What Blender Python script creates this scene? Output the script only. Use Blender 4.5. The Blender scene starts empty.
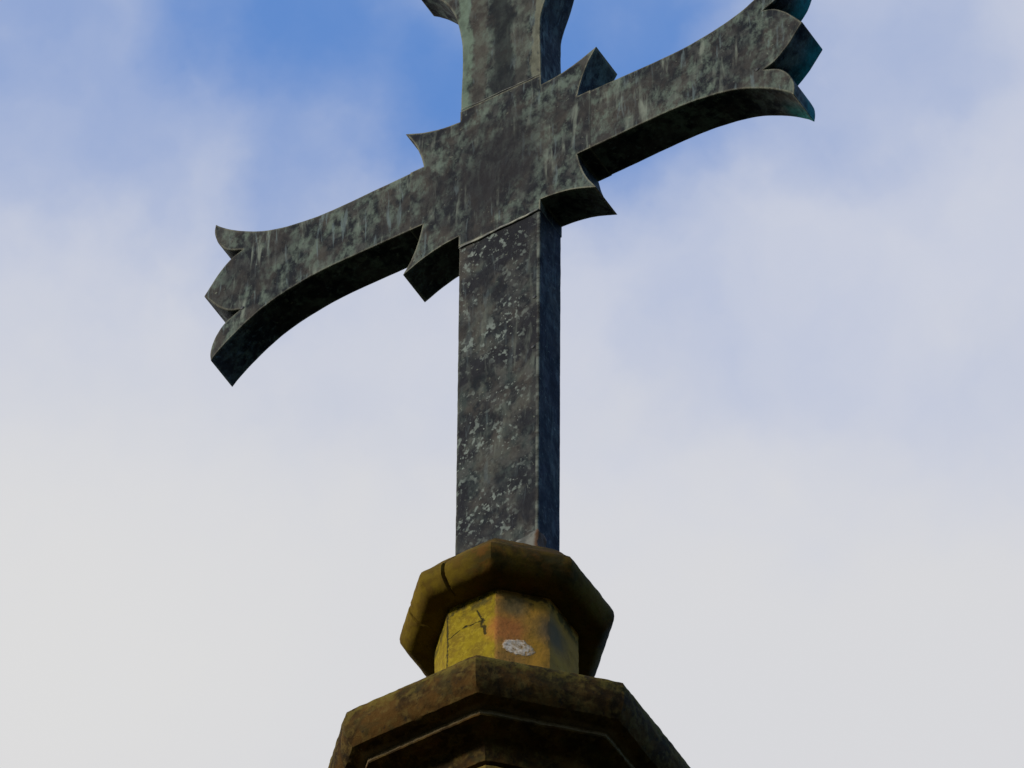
import bpy, bmesh, math
from mathutils import Vector, Matrix, noise

S = 0.8                      # metres per layout unit (half the span of the cross arms)
HC = 22.8                    # height of the crossing above the ground
sc = bpy.context.scene
COL = sc.collection

# ------------------------------------------------------------------ camera
cam_d = bpy.data.cameras.new('camera')
cam = bpy.data.objects.new('camera', cam_d); COL.objects.link(cam)
rt = Vector((0.85746162, 0.51451819, 0.00553219))
up = Vector((0.38700874, -0.65197371, 0.65203874))
fw = Vector((-0.33909264, 0.55695718, 0.75816547))
M = Matrix((rt, up, -fw)).transposed().to_4x4()
M.translation = Vector((11.45065991, -18.73136554, -26.50942599)) * S + Vector((0, 0, HC))
cam.matrix_world = M
cam_d.sensor_width = 36.0
cam_d.lens = 12000 / 1024 * 36.0
cam_d.clip_start = 0.5; cam_d.clip_end = 8000
sc.camera = cam

# ------------------------------------------------------------------ light
SUN = Vector((-0.56, -0.83, 0.0)).normalized()
SUN_EL = math.radians(19)
sun_dir = Vector((SUN.x * math.cos(SUN_EL), SUN.y * math.cos(SUN_EL), math.sin(SUN_EL)))
sd = bpy.data.lights.new('sun', 'SUN'); sd.energy = 1.75; sd.angle = math.radians(10); sd.color = (1.0, 0.97, 0.91)
so = bpy.data.objects.new('sun', sd); COL.objects.link(so)
so.rotation_euler = sun_dir.to_track_quat('Z', 'Y').to_euler(); so.location = (-20, -15, 40)

vs = sc.view_settings
vs.view_transform = 'Standard'; vs.look = 'None'; vs.gamma = 1; vs.exposure = 1.16
vs.use_curve_mapping = False
sc.render.film_transparent = False
try:
    sc.cycles.use_denoising = True
    sc.cycles.max_bounces = 6
except Exception:
    pass


class NT:
    """small helper round a node tree"""
    def __init__(s, tree):
        s.t = tree; s.n = tree.nodes; s.l = tree.links; s.n.clear()

    def _set(s, sock, v):
        if hasattr(v, 'is_linked') or isinstance(v, bpy.types.NodeSocket):
            s.l.new(v, sock)
        elif v is not None:
            if isinstance(v, (tuple, list, Vector)) and len(v) == 3 and sock.type == 'RGBA':
                v = (*v, 1)
            sock.default_value = v

    def math(s, op, a, b=None, c=None, clamp=False):
        n = s.n.new('ShaderNodeMath'); n.operation = op; n.use_clamp = clamp
        s._set(n.inputs[0], a)
        if b is not None: s._set(n.inputs[1], b)
        if c is not None: s._set(n.inputs[2], c)
        return n.outputs[0]

    def vmath(s, op, a, b=None, scale=None):
        n = s.n.new('ShaderNodeVectorMath'); n.operation = op
        s._set(n.inputs[0], a)
        if b is not None: s._set(n.inputs[1], b)
        if scale is not None: s._set(n.inputs[3], scale)
        return n.outputs['Value'] if op in ('DOT_PRODUCT', 'LENGTH', 'DISTANCE') else n.outputs[0]

    def noise(s, vec, scale, detail=4, rough=.55, dist=0.0, col=False):
        n = s.n.new('ShaderNodeTexNoise')
        s._set(n.inputs['Vector'], vec)
        n.inputs['Scale'].default_value = scale; n.inputs['Detail'].default_value = detail
        n.inputs['Roughness'].default_value = rough; n.inputs['Distortion'].default_value = dist
        return n.outputs['Color'] if col else n.outputs[0]

    def mr(s, v, a, b, lo=0., hi=1., smooth=True):
        n = s.n.new('ShaderNodeMapRange'); n.interpolation_type = 'SMOOTHSTEP' if smooth else 'LINEAR'
        n.clamp = True
        s._set(n.inputs['Value'], v)
        for k, q in zip(('From Min', 'From Max', 'To Min', 'To Max'), (a, b, lo, hi)):
            n.inputs[k].default_value = q
        return n.outputs[0]

    def mix(s, f, a, b, mode='MIX'):
        n = s.n.new('ShaderNodeMix'); n.data_type = 'RGBA'; n.blend_type = mode
        s._set(n.inputs[0], f); s._set(n.inputs[6], a); s._set(n.inputs[7], b)
        return n.outputs[2]

    def xyz(s, v):
        n = s.n.new('ShaderNodeSeparateXYZ'); s._set(n.inputs[0], v); return n.outputs

    def comb(s, x, y, z):
        n = s.n.new('ShaderNodeCombineXYZ')
        for i, q in enumerate((x, y, z)): s._set(n.inputs[i], q)
        return n.outputs[0]

    def seg(s, p, a, b):
        """distance from p to the segment a-b"""
        a, b = Vector(a), Vector(b); ab = b - a
        pa = s.vmath('SUBTRACT', p, tuple(a))
        t = s.math('MULTIPLY', s.vmath('DOT_PRODUCT', pa, tuple(ab)), 1 / ab.length_squared, clamp=True)
        return s.vmath('DISTANCE', pa, s.vmath('SCALE', tuple(ab), scale=t))


# ------------------------------------------------------------------ sky
world = bpy.data.worlds.new('World'); sc.world = world; world.use_nodes = True
w = NT(world.node_tree)
tc = w.n.new('ShaderNodeTexCoord')
d = tc.outputs['Generated']
sky = w.n.new('ShaderNodeTexSky'); sky.sky_type = 'NISHITA'; sky.sun_disc = False
sky.sun_elevation = SUN_EL; sky.sun_rotation = math.atan2(SUN.x, SUN.y) % (2 * math.pi)
sky.air_density = 1.0; sky.dust_density = 0.0; sky.ozone_density = 6.8
bg_sky = w.n.new('ShaderNodeBackground'); w.l.new(sky.outputs[0], bg_sky.inputs[0]); bg_sky.inputs[1].default_value = 0.15
# clouds: wisps at two sizes on the view direction; clear gaps where the sky is blue
wz = w.noise(d, 55, 5, .5, col=True)
wz2 = w.noise(d, 170, 4, .55, col=True)
dw = w.vmath('ADD', d, w.vmath('SCALE', w.vmath('SUBTRACT', wz, (.5, .5, .5)), scale=.022))
dw = w.vmath('ADD', dw, w.vmath('SCALE', w.vmath('SUBTRACT', wz2, (.5, .5, .5)), scale=.005))
big = w.noise(d, 2.3, 5, .55)
side = w.vmath('DOT_PRODUCT', d, (-.8, -.3, .1))
cover = w.math('ADD', w.math('MULTIPLY_ADD', side, .75, .02), w.math('MULTIPLY_ADD', big, 2.2, -.65))
bank = w.mr(w.vmath('DISTANCE', d, (-0.345, 0.572, 0.745)), .05, .25, 1.0, 0.0)     # the pale bank round the cross
cover = w.math('ADD', cover, w.math('MULTIPLY', bank, 1.4))
cover = w.math('MINIMUM', cover, 1.0)
gaps = [((-0.33978, 0.53006, 0.7769), .027, .92), ((-0.33465, 0.53773, 0.77386), .022, .92),
        ((-0.3187, 0.5435, 0.77655), .024, .90), ((-0.34758, 0.52526, 0.77672), .022, .75),
        ((-0.35803, 0.5233, 0.77329), .024, .52), ((-0.36204, 0.51542, 0.77671), .032, .54),
        ((-0.31074, 0.54967, 0.77544), .020, .55), ((-0.299, 0.55272, 0.77788), .020, .42),
        ((-0.34657, 0.53497, 0.77052), .020, .60), ((-0.32531, 0.56117, 0.76109), .022, .20),
        ((-0.32509, 0.54121, 0.7755), .022, .90), ((-0.31245, 0.55908, 0.76798), .026, .04)]
gap = 0.0
for c, r, wt in gaps:
    gap = w.math('SMOOTH_MAX', gap, w.mr(w.vmath('DISTANCE', dw, c), 0, r, wt, 0), .15)
cover = w.math('SUBTRACT', cover, gap)
fine = w.noise(dw, 46, 5, .50)
cover = w.math('ADD', cover, w.mr(w.xyz(d)[2], .758, .746, 0, .22))
cover = w.math('ADD', cover, w.math('MULTIPLY_ADD', fine, .48, -.24))
mask = w.mr(cover, -.02, 1.08, 0.0, .97)
tone = w.noise(dw, 40, 4, .5)
warm = w.math('MAXIMUM', w.mr(w.vmath('DISTANCE', dw, (-0.372, 0.560, 0.741)), 0.0, .050, 1, 0), w.mr(w.xyz(dw)[2], .766, .744, 0, .92))
ccol = w.mix(w.mr(tone, .3, .7), (.266, .280, .328), (.290, .298, .331))
ccol = w.mix(warm, ccol, (.318, .316, .319))
ccol = w.mix(w.mr(w.vmath('DISTANCE', dw, (-0.385, 0.552, 0.740)), 0.0, .045, .8, 0), ccol, (.335, .331, .325))
bg_c = w.n.new('ShaderNodeBackground'); w.l.new(ccol, bg_c.inputs[0]); bg_c.inputs[1].default_value = 1.0
ms = w.n.new('ShaderNodeMixShader'); w.l.new(mask, ms.inputs[0]); w.l.new(bg_sky.outputs[0], ms.inputs[1]); w.l.new(bg_c.outputs[0], ms.inputs[2])
wo = w.n.new('ShaderNodeOutputWorld'); w.l.new(ms.outputs[0], wo.inputs[0])


# ------------------------------------------------------------------ helpers
def mat(name):
    m = bpy.data.materials.new(name); m.use_nodes = True
    t = NT(m.node_tree)
    b = t.n.new('ShaderNodeBsdfPrincipled'); o = t.n.new('ShaderNodeOutputMaterial')
    t.l.new(b.outputs[0], o.inputs[0])
    return m, t, b


def bump(t, b, h, strength, dist):
    n = t.n.new('ShaderNodeBump'); n.inputs['Strength'].default_value = strength; n.inputs['Distance'].default_value = dist
    t._set(n.inputs['Height'], h); t.l.new(n.outputs[0], b.inputs['Normal'])


def empty(name, loc, label, cat):
    o = bpy.data.objects.new(name, None); COL.objects.link(o); o.location = loc; o.empty_display_size = .3
    o['label'] = label; o['category'] = cat
    return o


def obj(name, bm, m, parent=None, label=None):
    me = bpy.data.meshes.new(name); bm.to_mesh(me); bm.free()
    o = bpy.data.objects.new(name, me); COL.objects.link(o)
    me.materials.append(m)
    if parent: o.parent = parent
    if label: o['label'] = label
    return o


def curve(pts, n=6):
    """Catmull-Rom through pts, ends kept"""
    out = []
    P = [Vector(p) for p in pts]
    P = [P[0] * 2 - P[1]] + P + [P[-1] * 2 - P[-2]]
    for i in range(1, len(P) - 2):
        a, b, c, d_ = P[i - 1:i + 3]
        for k in range(n):
            t = k / n
            out.append(.5 * ((2 * b) + (c - a) * t + (2 * a - 5 * b + 4 * c - d_) * t * t + (3 * b - a - 3 * c + d_) * t ** 3))
    out.append(P[-2])
    return out


# ------------------------------------------------------------------ ground
gm, t, b = mat('grass_ground')
p = t.n.new('ShaderNodeTexCoord').outputs['Object']
g = t.noise(p, .6, 6)
t.l.new(t.mix(g, (.010, .016, .006), (.024, .030, .010)), b.inputs['Base Color']); b.inputs['Roughness'].default_value = .95
bm = bmesh.new()
bmesh.ops.create_grid(bm, x_segments=40, y_segments=40, size=3500)
go = obj('ground', bm, gm); go['kind'] = 'structure'

# unseen dark green ridge ring, added to keep low sky light off undersides
hm, t, b = mat('horizon_blocker_green')
p = t.n.new('ShaderNodeTexCoord').outputs['Object']
t.l.new(t.mix(t.noise(p, .03, 8, .7), (.012, .020, .008), (.035, .045, .018)), b.inputs['Base Color']); b.inputs['Roughness'].default_value = 1
b.inputs['Specular IOR Level'].default_value = 0
bm = bmesh.new(); rows = []
NH = 180
for rad, hh in ((620, -.5), (720, .35), (840, .75), (980, 1.0), (1200, .9), (1500, -.05)):
    row = []
    for i in range(NH):
        a = 2 * math.pi * i / NH
        k = 1 + .35 * noise.fractal(Vector((math.cos(a) * 2.2, math.sin(a) * 2.2, rad * .002)), 1, 2, 4)
        row.append(bm.verts.new((rad * math.cos(a), rad * math.sin(a), 175 * hh * k if hh > 0 else -4)))
    rows.append(row)
for u, v in zip(rows, rows[1:]):
    for i in range(NH):
        bm.faces.new((u[i], v[i], v[(i + 1) % NH], u[(i + 1) % NH]))
bmesh.ops.recalc_face_normals(bm, faces=bm.faces)
ho = obj('added_horizon_blocker', bm, hm); ho['kind'] = 'structure'

# ------------------------------------------------------------------ the metal of the cross
YD = 0.11916796              # thickness of the cross (units)
ZB = -1.93                   # foot of the cross (units, from the crossing)


def patina(name, bands=None, specks=0.0, dark=0.5, streak=0.6, seam_edge=False, seed=0, mott=.85, core=0, verdigris=False):
    m, t, b = mat(name)
    p0 = t.n.new('ShaderNodeTexCoord').outputs['Object']
    p = t.vmath('ADD', p0, (0, 0, ZB * S))           # metres from the crossing
    x, y, z = t.xyz(p)
    q = t.vmath('ADD', p, (seed * 3.1, seed * 1.7, 0))
    qv = t.vmath('MULTIPLY', q, (1, 1, .62))
    n1 = t.noise(qv, 13, 8, .62, .1)
    n2 = t.noise(qv, 34, 7, .66, .1)
    n3 = t.noise(q, 6, 5, .6, .5)
    n4 = t.noise(t.vmath('ADD', qv, (5, 2, 9)), 58, 5, .6, .1)
    char = (.008, .010, .012); brown = (.043, .038, .031); green = (.092, .116, .088); pale = (.180, .200, .155)
    base = t.mix(t.mr(n1, .43, .60), char, brown)
    base = t.mix(t.mr(t.math('MULTIPLY_ADD', n3, -.35, t.math('ADD', n2, .175)), .44, .64, 0, mott), base, green)
    base = t.mix(t.mr(t.noise(t.vmath('ADD', q, (2, 8, 1)), 24, 5, .6, .3), .50, .64, 0, .6), base, (.054, .053, .046))
    base = t.mix(t.mr(n3, .44, .60, 0, dark), base, (.010, .010, .012))
    base = t.mix(t.mr(n4, .53, .66, 0, .45), base, (.006, .006, .007))
    base = t.mix(t.mr(t.noise(q, 80, 4, .6), .63, .70, 0, .5), base, (.16, .17, .12))
    # rain streaks running down the face
    st = t.comb(t.math('MULTIPLY', x, 42), t.math('MULTIPLY', y, 42), t.math('MULTIPLY', z, 5.5))
    s1 = t.noise(st, 1.0, 5, .6, .5)
    sgate = t.mr(t.noise(q, 7, 4), .42, .62)
    base = t.mix(t.math('MULTIPLY', t.mr(s1, .54, .70), t.math('MULTIPLY', sgate, streak)), base, pale)
    s2 = t.noise(t.vmath('ADD', st, (7, 3, 0)), 1.5, 4, .6, .4)
    base = t.mix(t.math('MULTIPLY', t.mr(s2, .58, .70), streak * .8), base, (.100, .128, .126))
    base = t.mix(t.math('MULTIPLY', t.mr(t.noise(t.vmath('ADD', st, (1, 9, 4)), .9, 4, .6, .5), .56, .68), .6 * streak), base, (.022, .020, .018))
    if bands:
        # long vertical stains of the upper limb: (centre, half width, colour, strength)
        wob = t.math('ADD', x, t.math('MULTIPLY_ADD', t.noise(t.vmath('MULTIPLY', q, (1, 1, .4)), 26, 6, .65), .075, -.0375))
        for c, hw, colr, k in bands:
            f = t.math('MULTIPLY', t.mr(t.math('ABSOLUTE', t.math('SUBTRACT', wob, c)), hw * .55, hw * 1.15, k, 0), t.mr(y, .002, .008, 1, 0))
            base = t.mix(t.math('MULTIPLY', f, t.mr(n2, .25, .55, .55, 1.0)), base, colr)
    if specks:
        sp = t.vmath('MULTIPLY', q, (1, 1, .72))
        v = t.noise(sp, 72, 3, .5, .1)
        gate = t.math('MULTIPLY', t.mr(t.noise(q, 9, 3, .5), .36, .60), t.mr(x, .02, .10, 1, .25))
        base = t.mix(t.math('MULTIPLY', t.mr(v, .565, .665), t.math('MULTIPLY', gate, specks)), base, (.140, .160, .135))
        v2 = t.noise(sp, 120, 3, .5, .3)
        base = t.mix(t.math('MULTIPLY', t.mr(v2, .64, .69), t.math('MULTIPLY', gate, specks)), base, (.19, .21, .175))
    if core:
        dd = t.vmath('LENGTH', t.vmath('MULTIPLY', t.vmath('ADD', q, t.vmath('SCALE', t.vmath('SUBTRACT', t.noise(q, 14, 4, col=True), (.5, .5, .5)), scale=.16)), (1, 0, .8)))
        base = t.mix(t.mr(dd, .05, .17, core, 0), base, (.013, .012, .013))
    # worn, paler arrises
    bv = t.n.new('ShaderNodeBevel'); bv.samples = 8; bv.inputs['Radius'].default_value = .012
    gn = t.n.new('ShaderNodeNewGeometry')
    e = t.mr(t.vmath('DOT_PRODUCT', bv.outputs[0], gn.outputs['True Normal']), .84, .997, 1, 0)
    e = t.math('MULTIPLY', e, t.mr(n2, .32, .58, .25, .95))
    root = t.math('MULTIPLY', t.mr(t.math('ABSOLUTE', t.math('SUBTRACT', t.math('ABSOLUTE', x), .302 * S)), .012, .016, 1, 0), t.mr(t.math('ABSOLUTE', z), .090, .094, .9, 0))
    e = t.math('MULTIPLY', e, t.math('SUBTRACT', 1.0, root))
    base = t.mix(e, base, (.17, .158, .105))
    if seam_edge:
        f = t.math('MULTIPLY', t.math('MULTIPLY', t.mr(x, .0985, .1010), t.mr(y, .002, .006, 1, 0)), t.mr(t.noise(t.comb(0, 0, z), 11, 6, .75), .46, .58))
        base = t.mix(t.math('MULTIPLY', f, .65), base, (.15, .165, .13))
    if verdigris:
        f = t.math('MULTIPLY', t.mr(t.math('ADD', y, t.math('MULTIPLY_ADD', n1, .06, -.03)), .035, .080), t.mr(t.math('ABSOLUTE', x), .70, .74))
        base = t.mix(t.math('MULTIPLY', f, t.mr(n2, .35, .55, .45, 1)), base, (.012, .150, .140))
    t.l.new(base, b.inputs['Base Color'])
    t.l.new(t.mr(n2, .3, .7, .75, .55), b.inputs['Roughness'])
    b.inputs['Specular IOR Level'].default_value = .06
    bump(t, b, t.math('ADD', t.math('ADD', t.math('MULTIPLY', n1, 1.6), t.math('MULTIPLY', n3, 4.0)), t.math('ADD', t.math('MULTIPLY', n2, .7), t.math('MULTIPLY', n4, -.5))), .45, .004)
    return m


MINT = (.11, .150, .105)
m_boss = patina('patina_crossing', dark=.6, streak=.6, seed=0, core=.8)
m_arm_l = patina('patina_streaked', dark=.45, streak=.75, seed=2)
m_arm_r = patina('patina_streaked_pale', dark=.4, streak=.7, seed=5, verdigris=True)
m_top = patina('patina_banded', dark=.3, streak=.6, seed=3,
               bands=[(-.100, .020, MINT, .75), (-.060, .020, (.055, .047, .036), .55), (.002, .036, (.010, .012, .012), .85),
                      (.055, .02, (.058, .058, .046), .45), (.098, .013, (.115, .115, .078), .8)])
m_shaft = patina('patina_specked', dark=1.0, streak=.30, specks=.9, seam_edge=True, seed=4, mott=.22)

cross = empty('cross', (0, 0, HC + ZB * S),
              'dark weathered metal cross with trefoil arm ends, standing on the mossy stone cap', 'cross')


def L(x, y, z):               # units from the crossing -> metres in the cross's own space
    return Vector((x * S, y * S, (z - ZB) * S))


def prism(name, outline, m, y0=0.0, y1=YD, bevel=.0035, parent=cross, label=None):
    bm = bmesh.new()
    pts = [Vector((a, c)) for a, c in outline]
    dense = []
    for a, b_ in zip(pts, pts[1:] + pts[:1]):
        k = max(1, round((b_ - a).length / .014))
        for i in range(k):
            q = a.lerp(b_, i / k)
            dense.append(q + Vector((noise.fractal(Vector((q.x * 26, q.y * 26, 1.5)), 1, 2, 3), noise.fractal(Vector((q.x * 26, q.y * 26, 7.5)), 1, 2, 3))) * .0008)
    pts = dense
    cl = [pts[0]]
    for q in pts[1:]:
        if (q - cl[-1]).length > 1e-4: cl.append(q)
    if (cl[0] - cl[-1]).length < 1e-4: cl.pop()
    f = [bm.verts.new(L(q.x, y0, q.y)) for q in cl]
    k = [bm.verts.new(L(q.x, y1, q.y)) for q in cl]
    n = len(cl)
    bm.faces.new(f); bm.faces.new(k[::-1])
    for i in range(n):
        j = (i + 1) % n
        bm.faces.new((f[j], f[i], k[i], k[j]))
    bmesh.ops.recalc_face_normals(bm, faces=bm.faces)
    for fc in bm.faces: fc.smooth = True
    for e in bm.edges:
        if e.calc_face_angle(0) > math.radians(28): e.smooth = False
    o = obj(name, bm, m, parent, label)
    if bevel:
        bv = o.modifiers.new('bevel', 'BEVEL'); bv.width = bevel; bv.segments = 2
        bv.limit_method = 'ANGLE'; bv.angle_limit = math.radians(28); bv.harden_normals = True
    return o


R0 = .130
ROOT = .262
edge = curve([(ROOT, .129), (.33, .128), (.40, .127), (.50, .125), (.60, .127), (.68, .138), (.74, .152), (.80, .174), (.85, .203), (.90, .238), (.945, .278), (.969, .306)], 5)
lobe = curve([(.969, .306), (.972, .272), (.966, .237), (.950, .197), (.922, .161), (.872, .133)], 5)
mid = curve([(.872, .133), (.910, .117), (.949, .078), (.975, .040), (1.001, 0)], 5)
half = edge + lobe[1:] + mid[1:]
full = [(q.x, q.y) for q in half] + [(q.x, -q.y) for q in half[-2::-1]]      # one limb, pointing along +s
prism('arm', [(-s, v) for s, v in full], m_arm_l)
prism('arm', [(s, v) for s, v in full], m_arm_r)
def flare(s, v):               # the upper limb spreads a little sooner on its right side
    k = min(1, max(0, (s - .57) / .12)) * min(1, max(0, (.97 - s) / .2))
    return (v * (1 + .05 * min(1, max(0, (.85 - s) / .2))) + .020 * k * min(1, max(0, (v - .05) / .07)), s + .006)


prism('arm', [flare(s, v) for s, v in full], m_top)

# crossing plate with four pointed corners
ca = curve([(.257, .129), (.270, .192), (.291, .257), (.321, .316)], 6)       # side next to the arm
cb = curve([(.321, .316), (.254, .283), (.190, .264), (.1357, .257)], 6)      # side next to the shaft
quad = [Vector((.302, .1297)), Vector((.257, .1297))] + ca[1:] + cb[1:] + [Vector((.1357, .3035))]
ol = []
ol += [(q.x, q.y) for q in quad]
ol += [(-q.x, q.y) for q in quad[::-1]]
ol += [(-q.x, -q.y) for q in quad]
ol += [(q.x, -q.y) for q in quad[::-1]]
prism('crossing_plate', ol, m_boss, y0=-.0007, y1=YD + .0007, bevel=.0007)
prism('shaft', [(-.135, -.270), (.135, -.270), (.135, -1.925), (-.135, -1.925)], m_shaft, bevel=.0045)

# soldered laps between the sheets: uneven beads
m_seam, t, b = mat('seam_metal')
p = t.n.new('ShaderNodeTexCoord').outputs['Object']
nn = t.noise(p, 40, 5)
t.l.new(t.mix(t.mr(nn, .4, .62), (.05, .05, .04), (.20, .19, .13)), b.inputs['Base Color']); b.inputs['Roughness'].default_value = .6


def bead(name, a, c, r, m=m_seam, y=-.003, n=40):
    bm = bmesh.new(); rings = []
    a, c = Vector(a), Vector(c); dr = (c - a).normalized(); nz = Vector((-dr.y, dr.x))
    for i in range(n + 1):
        q = a.lerp(c, i / n) + nz * .004 * (noise.noise(Vector((i * .17, a.x * 9, 3))))
        rr = r * (1 + .45 * noise.noise(Vector((i * .35, 5, a.y * 7)))) * (1 if 0 < i < n else .4)
        ring = []
        for k in range(6):
            th = math.pi * k / 3
            ring.append(bm.verts.new(L(q.x + nz.x * rr * math.cos(th), y + rr * .7 * math.sin(th), q.y + nz.y * rr * math.cos(th))))
        rings.append(ring)
    for u, v in zip(rings, rings[1:]):
        for k in range(6):
            bm.faces.new((u[k], u[(k + 1) % 6], v[(k + 1) % 6], v[k]))
    bm.faces.new(rings[0]); bm.faces.new(rings[-1][::-1])
    bmesh.ops.recalc_face_normals(bm, faces=bm.faces)
    for f in bm.faces: f.smooth = True
    return obj(name, bm, m, cross)


bead('seam', (-.134, -.315), (.134, -.303), .0045)
bead('seam', (-.134, .306), (.134, .306), .0012)

# nail holes with dark heads
m_nail, t, b = mat('dark_nail'); b.inputs['Base Color'].default_value = (.008, .008, .008, 1); b.inputs['Roughness'].default_value = .7
for x, z in [(-.866, -.134), (.852, -.122), (.118, -.678), (.115, -.892)]:
    bm = bmesh.new()
    bmesh.ops.create_uvsphere(bm, u_segments=10, v_segments=6, radius=.0052)
    for v in bm.verts:
        v.co = Vector((v.co.x * 1.1, v.co.y * .35, v.co.z)) + L(x, -.0005, z)
    for f in bm.faces: f.smooth = True
    obj('nail', bm, m_nail, cross)

# ------------------------------------------------------------------ the stone
YC = YD / 2
pinn = empty('stone_pinnacle', (0, YC * S, 0),
             'octagonal ochre stone pinnacle with two moulded caps, mossy and cracked, under the metal cross', 'pinnacle')
CO = math.cos(math.pi / 8)


def stone(name, colors, moss=.5, speck=.4, extra=None, scale=1.0, rough_b=.5):
    """colors: dark, mid, light base colours of the stone and its lichens"""
    m, t, b = mat(name)
    p0 = t.n.new('ShaderNodeTexCoord').outputs['Object']
    p = t.vmath('ADD', p0, (0, YC * S, -HC))          # metres from the crossing
    n1 = t.noise(p, 9 * scale, 7, .6, .6)
    n2 = t.noise(p, 32 * scale, 7, .65, .3)
    n3 = t.noise(p, 110, 5, .6)
    c = t.mix(t.mr(n1, .38, .62), colors[0], colors[1])
    c = t.mix(t.mr(n2, .46, .66, 0, .75), c, colors[2])
    c = t.mix(t.mr(t.noise(t.vmath('ADD', p, (3, 1, 2)), 14 * scale, 6, .65, .8), .50, .66, 0, moss), c, (.030, .026, .008))
    c = t.mix(t.mr(t.noise(t.vmath('ADD', p, (8, 4, 2)), 75, 4, .6), .60, .68, 0, speck), c, (.012, .010, .006))
    h = t.math('ADD', t.math('MULTIPLY', n2, 1.0), t.math('MULTIPLY', n3, .35))
    if extra: c, h = extra(t, p, c, h, n1, n2)
    t.l.new(c, b.inputs['Base Color'])
    b.inputs['Roughness'].default_value = .92; b.inputs['Specular IOR Level'].default_value = .08
    bump(t, b, h, rough_b, .004)
    return m


def neck_extra(t, p, c, h, n1, n2):
    x, y, z = t.xyz(p)
    pw = t.vmath('ADD', p, t.vmath('SCALE', t.vmath('SUBTRACT', t.noise(p, 45, 4, col=True), (.5, .5, .5)), scale=.022))
    xw, yw, zw = t.xyz(pw)
    # yellow lichen film on the front faces, rusty stone from the front edge round to the right
    front = t.math('MULTIPLY', t.mr(t.math('SUBTRACT', x, t.math('MULTIPLY_ADD', n2, .010, -.005)), .056, .064, 1, 0), t.mr(n1, .25, .45, .8, 1))
    yel = t.mix(t.mr(t.noise(p, 30, 7, .7), .40, .60), (.205, .146, .007), (.140, .092, .008))
    yel = t.mix(t.mr(t.noise(t.vmath('ADD', p, (4, 4, 1)), 95, 5, .7), .50, .62, 0, .6), yel, (.27, .20, .016))
    c = t.mix(front, c, yel)
    gold = t.math('MULTIPLY', t.mr(t.math('ABSOLUTE', t.math('SUBTRACT', xw, .128)), .0, .035, 1, 0), .75)
    c = t.mix(gold, c, (.40, .20, .020))
    rust = t.math('MULTIPLY', t.mr(t.vmath('DISTANCE', pw, (.080, -.082, -1.735)), .02, .062, 1, 0), .7)
    c = t.mix(rust, c, (.36, .115, .030))
    grey = t.math('MULTIPLY', t.mr(t.vmath('DISTANCE', pw, (.155, .0, -1.71)), .02, .075, 1, 0), .85)
    c = t.mix(grey, c, (.10, .074, .040))
    grey = t.math('MULTIPLY', t.mr(t.vmath('DISTANCE', pw, (.092, -.070, -1.655)), .012, .045, 1, 0), .8)
    c = t.mix(grey, c, (.10, .078, .034))
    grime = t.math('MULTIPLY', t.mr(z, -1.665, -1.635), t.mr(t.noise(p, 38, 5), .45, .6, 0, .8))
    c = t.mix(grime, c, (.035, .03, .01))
    # pale crustose lichen rosette
    el = t.vmath('MULTIPLY', t.vmath('SUBTRACT', pw, (.0982, -.0637, -1.788)), (1.0, 1.0, 1.45))
    el = t.vmath('LENGTH', el)
    el = t.math('ADD', el, t.math('MULTIPLY_ADD', t.noise(p, 130, 4, .6), .016, -.008))
    ln = t.noise(p, 90, 5, .65)
    lich = t.math('MULTIPLY', t.mr(el, .030, .037, 1, 0), t.mr(ln, .37, .44, .15, 1))
    c = t.mix(lich, c, t.mix(t.mr(ln, .45, .62), (.42, .31, .19), (.66, .54, .39)))
    h = t.math('ADD', h, t.math('MULTIPLY', lich, .8))
    # cracks
    for a, bb, wd in [((-.068, -.1005, -1.709), (-.014, -.1005, -1.692), .0022), ((-.014, -.1005, -1.692), (.030, -.1005, -1.694), .0028),
                      ((.014, -.1005, -1.655), (.032, -.1005, -1.70), .0026), ((.028, -.1005, -1.70), (.037, -.1005, -1.742), .0042),
                      ((-.0625, -.098, -1.60), (-.0615, -.098, -1.90), .0042)]:
        pj = t.vmath('ADD', p, t.vmath('SCALE', t.vmath('SUBTRACT', t.noise(p, 60, 4, col=True), (.5, .5, .5)), scale=.016))
        f = t.mr(t.seg(pj, a, bb), wd * .5, wd * 1.3, .93, 0)
        c = t.mix(f, c, (.022, .018, .006)); h = t.math('SUBTRACT', h, t.math('MULTIPLY', f, 1.5))
    return c, h


def cap_extra(t, p, c, h, n1, n2):
    x, y, z = t.xyz(p)
    # yellower film on the left faces
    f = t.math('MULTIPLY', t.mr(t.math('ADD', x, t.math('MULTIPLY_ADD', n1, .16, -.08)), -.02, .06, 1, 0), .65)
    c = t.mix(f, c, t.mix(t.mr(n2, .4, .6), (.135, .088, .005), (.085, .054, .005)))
    return c, h


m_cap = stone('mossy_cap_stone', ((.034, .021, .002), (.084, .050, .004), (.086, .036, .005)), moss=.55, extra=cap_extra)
m_neck = stone('ochre_neck_stone', ((.24, .125, .028), (.30, .150, .034), (.33, .18, .03)), moss=.35, speck=.7, extra=neck_extra, rough_b=.55)
def cor_extra(t, p, c, h, n1, n2):
    x, y, z = t.xyz(p)
    f = t.math('MULTIPLY', t.mr(t.math('ABSOLUTE', t.math('ADD', z, 2.7865 * S)), .0055, .0070, 1, 0), t.mr(n2, .30, .52, .45, 1))
    c = t.mix(f, c, (.150, .105, .050))
    f = t.math('MULTIPLY', t.mr(z, -2.715 * S, -2.645 * S), t.mr(n2, .40, .58, .1, .8))
    c = t.mix(f, c, (.105, .078, .012))
    return c, h


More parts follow.
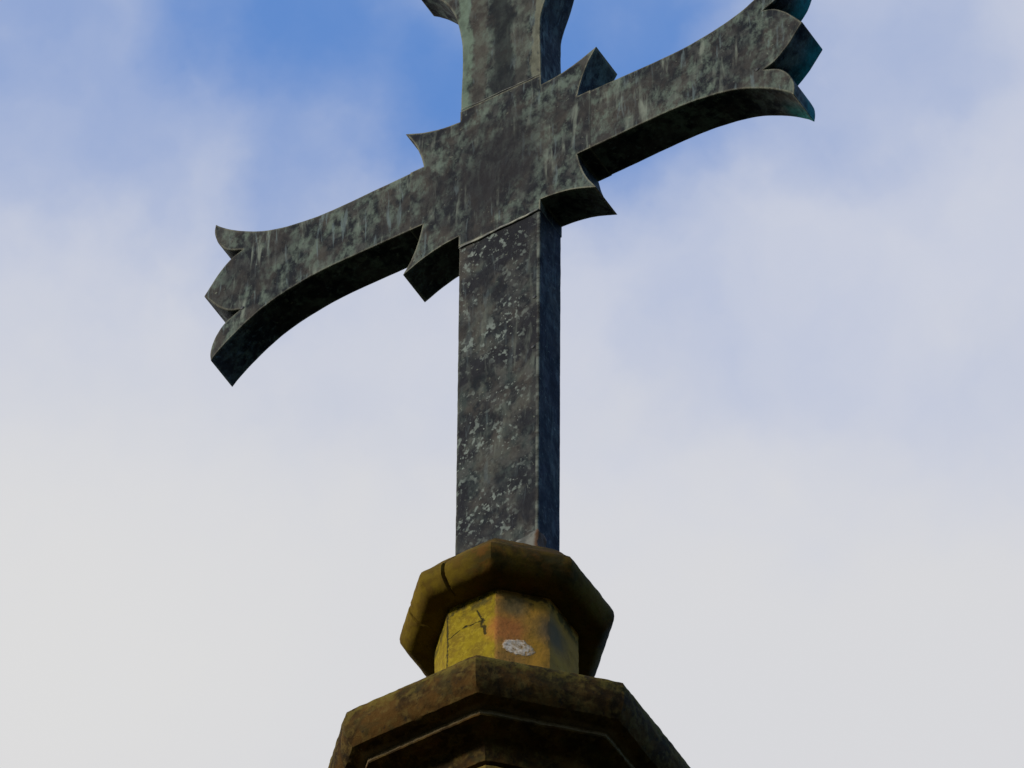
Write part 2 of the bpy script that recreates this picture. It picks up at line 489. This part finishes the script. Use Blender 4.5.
m_cor = stone('dark_cornice_stone', ((.020, .011, .003), (.068, .033, .006), (.095, .062, .015)), moss=.6, speck=.7, scale=1.4, rough_b=.8, extra=cor_extra)
m_spire = stone('ochre_spire_stone', ((.15, .10, .02), (.24, .15, .02), (.2, .11, .03)), moss=.4)


def resample(prof, step):
    out = []
    for (r0, z0), (r1, z1) in zip(prof, prof[1:]):
        n = max(1, round(math.hypot(r1 - r0, z1 - z0) / step))
        out += [(r0 + (r1 - r0) * k / n, z0 + (z1 - z0) * k / n) for k in range(n)]
    return out + [prof[-1]]


def oct_lathe(name, prof, m, step=.01, ncol=24, amp=.004, fine=.002, joints=(), wear=.02, seed=0., label=None, grooves=()):
    """octagonal turned stone; prof = (circumradius, z) in units; joints = (angle from -y towards +x, width, depth)"""
    bm = bmesh.new()
    ang = []
    for k in range(8):
        a0 = -math.pi / 8 + k * math.pi / 4
        for i in range(ncol):
            ang.append(a0 + (math.pi / 4) * i / ncol)
    for ja, jw, jd in joints:
        for o in (-1.0, -.45, 0, .45, 1.0): ang.append(math.radians(ja) + o * jw)
    ang = sorted((a + math.pi / 8) % (2 * math.pi) - math.pi / 8 for a in ang)
    rings = []
    for R, z in prof:
        ring = []
        for a in ang:
            k = round(a / (math.pi / 4)); da = a - k * math.pi / 4
            r = R * CO / math.cos(da)
            r -= R * wear * math.exp(-((math.pi / 8 - abs(da)) / .035) ** 2) * .5      # softened arris
            x, y = r * math.sin(a), -r * math.cos(a)
            q = Vector((x, y, z))
            dn = amp * noise.fractal(q * 9 + Vector((seed, 0, 0)), 1.0, 2.0, 4) + fine * noise.fractal(q * 45 + Vector((seed, 3, 0)), .9, 2.0, 3)
            zz = z + .6 * amp * noise.fractal(q * 11 + Vector((0, seed, 7)), 1.0, 2.0, 3)
            for ja, jw, jd in joints:
                o = abs((a - math.radians(ja) - .25 * jw * math.sin(z * 160) + math.pi) % (2 * math.pi) - math.pi)
                if o < jw * .8: dn -= jd * (1 - o / (jw * .8))
            rr = (r + dn) / r
            ring.append(bm.verts.new(Vector((x * rr * S, y * rr * S, HC + zz * S))))
        rings.append(ring)
    n = len(ang)
    for u, v in zip(rings, rings[1:]):
        for i in range(n):
            j = (i + 1) % n
            bm.faces.new((u[i], v[i], v[j], u[j]))
    bm.faces.new(rings[0][::-1] if False else rings[0]); bm.faces.new(rings[-1][::-1])
    bmesh.ops.recalc_face_normals(bm, faces=bm.faces)
    for f in bm.faces: f.smooth = True
    for e in bm.edges:
        if e.calc_face_angle(0) > math.radians(34): e.smooth = False
    return obj(name, bm, m, pinn, label)


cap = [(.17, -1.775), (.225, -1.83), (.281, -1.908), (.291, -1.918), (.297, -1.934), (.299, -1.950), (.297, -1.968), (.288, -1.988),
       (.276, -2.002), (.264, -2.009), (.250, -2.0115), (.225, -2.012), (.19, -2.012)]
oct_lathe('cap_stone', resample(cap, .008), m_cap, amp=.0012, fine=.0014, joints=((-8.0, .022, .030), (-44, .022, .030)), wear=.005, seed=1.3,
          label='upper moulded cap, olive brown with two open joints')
neck = [(.200, -2.0), (.2005, -2.05), (.2005, -2.34), (.204, -2.40), (.22, -2.46)]
oct_lathe('neck_stone', resample(neck, .010), m_neck, amp=.0016, fine=.0010, wear=.012, seed=4.1,
          label='yellow neck stone with a white lichen spot and cracks')
cor = [(.18, -2.38), (.26, -2.45), (.40, -2.545), (.522, -2.637), (.531, -2.646), (.536, -2.665), (.538, -2.700), (.534, -2.728), (.524, -2.752), (.510, -2.772),
       (.494, -2.777), (.475, -2.7785), (.4560, -2.779), (.4580, -2.780), (.4575, -2.792), (.4560, -2.8000), (.40, -2.803), (.375, -2.805),
       (.367, -2.83), (.359, -2.86), (.355, -2.872), (.340, -2.874), (.30, -2.874)]
oct_lathe('cornice_stone', resample(cor, .010), m_cor, ncol=40, amp=.0016, fine=.0022, wear=.005, seed=7.7,
          label='lower moulded cap, dark with crumbling rim')
sp = [(.345, -2.879), (.350, -2.885), (.352, -3.4), (.36, -9), (.42, -20), (.45, -25.5), (.62, -25.55), (.62, -26.6), (.85, -26.65), (.85, -28.495)]
oct_lathe('spire', resample(sp[:3], .02) + resample(sp[2:], .25)[1:], m_spire, ncol=10, amp=.003, fine=.0015, seed=2.2)

# mortar haunch round the foot of the shaft
m_mor, t, b = mat('grey_mortar')
p = t.n.new('ShaderNodeTexCoord').outputs['Object']
n1 = t.noise(p, 50, 6); x, y, z = t.xyz(p)
c = t.mix(t.mr(n1, .4, .62), (.050, .050, .040), (.115, .112, .090))
c = t.mix(t.mr(t.math('ADD', x, t.math('MULTIPLY', n1, .02)), .118, .128), c, (.075, .032, .007))
t.l.new(c, b.inputs['Base Color']); b.inputs['Roughness'].default_value = .95
bump(t, b, n1, .5, .006)


def lump(x0, x1, y0, y1, z0, z1, z1b, seed):
    """rough trowelled wedge of mortar between two corners, its top running from z1 to z1b"""
    bm = bmesh.new()
    bmesh.ops.create_cube(bm, size=1.0)
    bmesh.ops.subdivide_edges(bm, edges=bm.edges, cuts=9, use_grid_fill=True)
    for v in bm.verts:
        u = v.co + Vector((.5, .5, .5))
        top = z1 + (z1b - z1) * u.x
        fl = (1 - u.z) * .35                                   # spreads towards its foot
        q = Vector((x0 + (x1 - x0) * u.x, y0 + (y1 - y0) * u.y, z0 + (top - z0) * u.z))
        q.y += -fl * .03 if u.y < .5 else 0
        q += Vector((noise.noise(q * 40 + Vector((seed, 0, 0))), noise.noise(q * 40 + Vector((0, seed, 0))), noise.noise(q * 55 + Vector((0, 0, seed))))) * .007
        v.co = Vector((q.x * S, (q.y - YC) * S, HC + q.z * S))
    for f in bm.faces: f.smooth = True
    return obj('mortar_wedge', bm, m_mor, pinn)


lump(.015, .150, -.022, .02, -1.84, -1.728, -1.706, 2)
lump(.128, .158, -.01, .10, -1.86, -1.765, -1.775, 6)
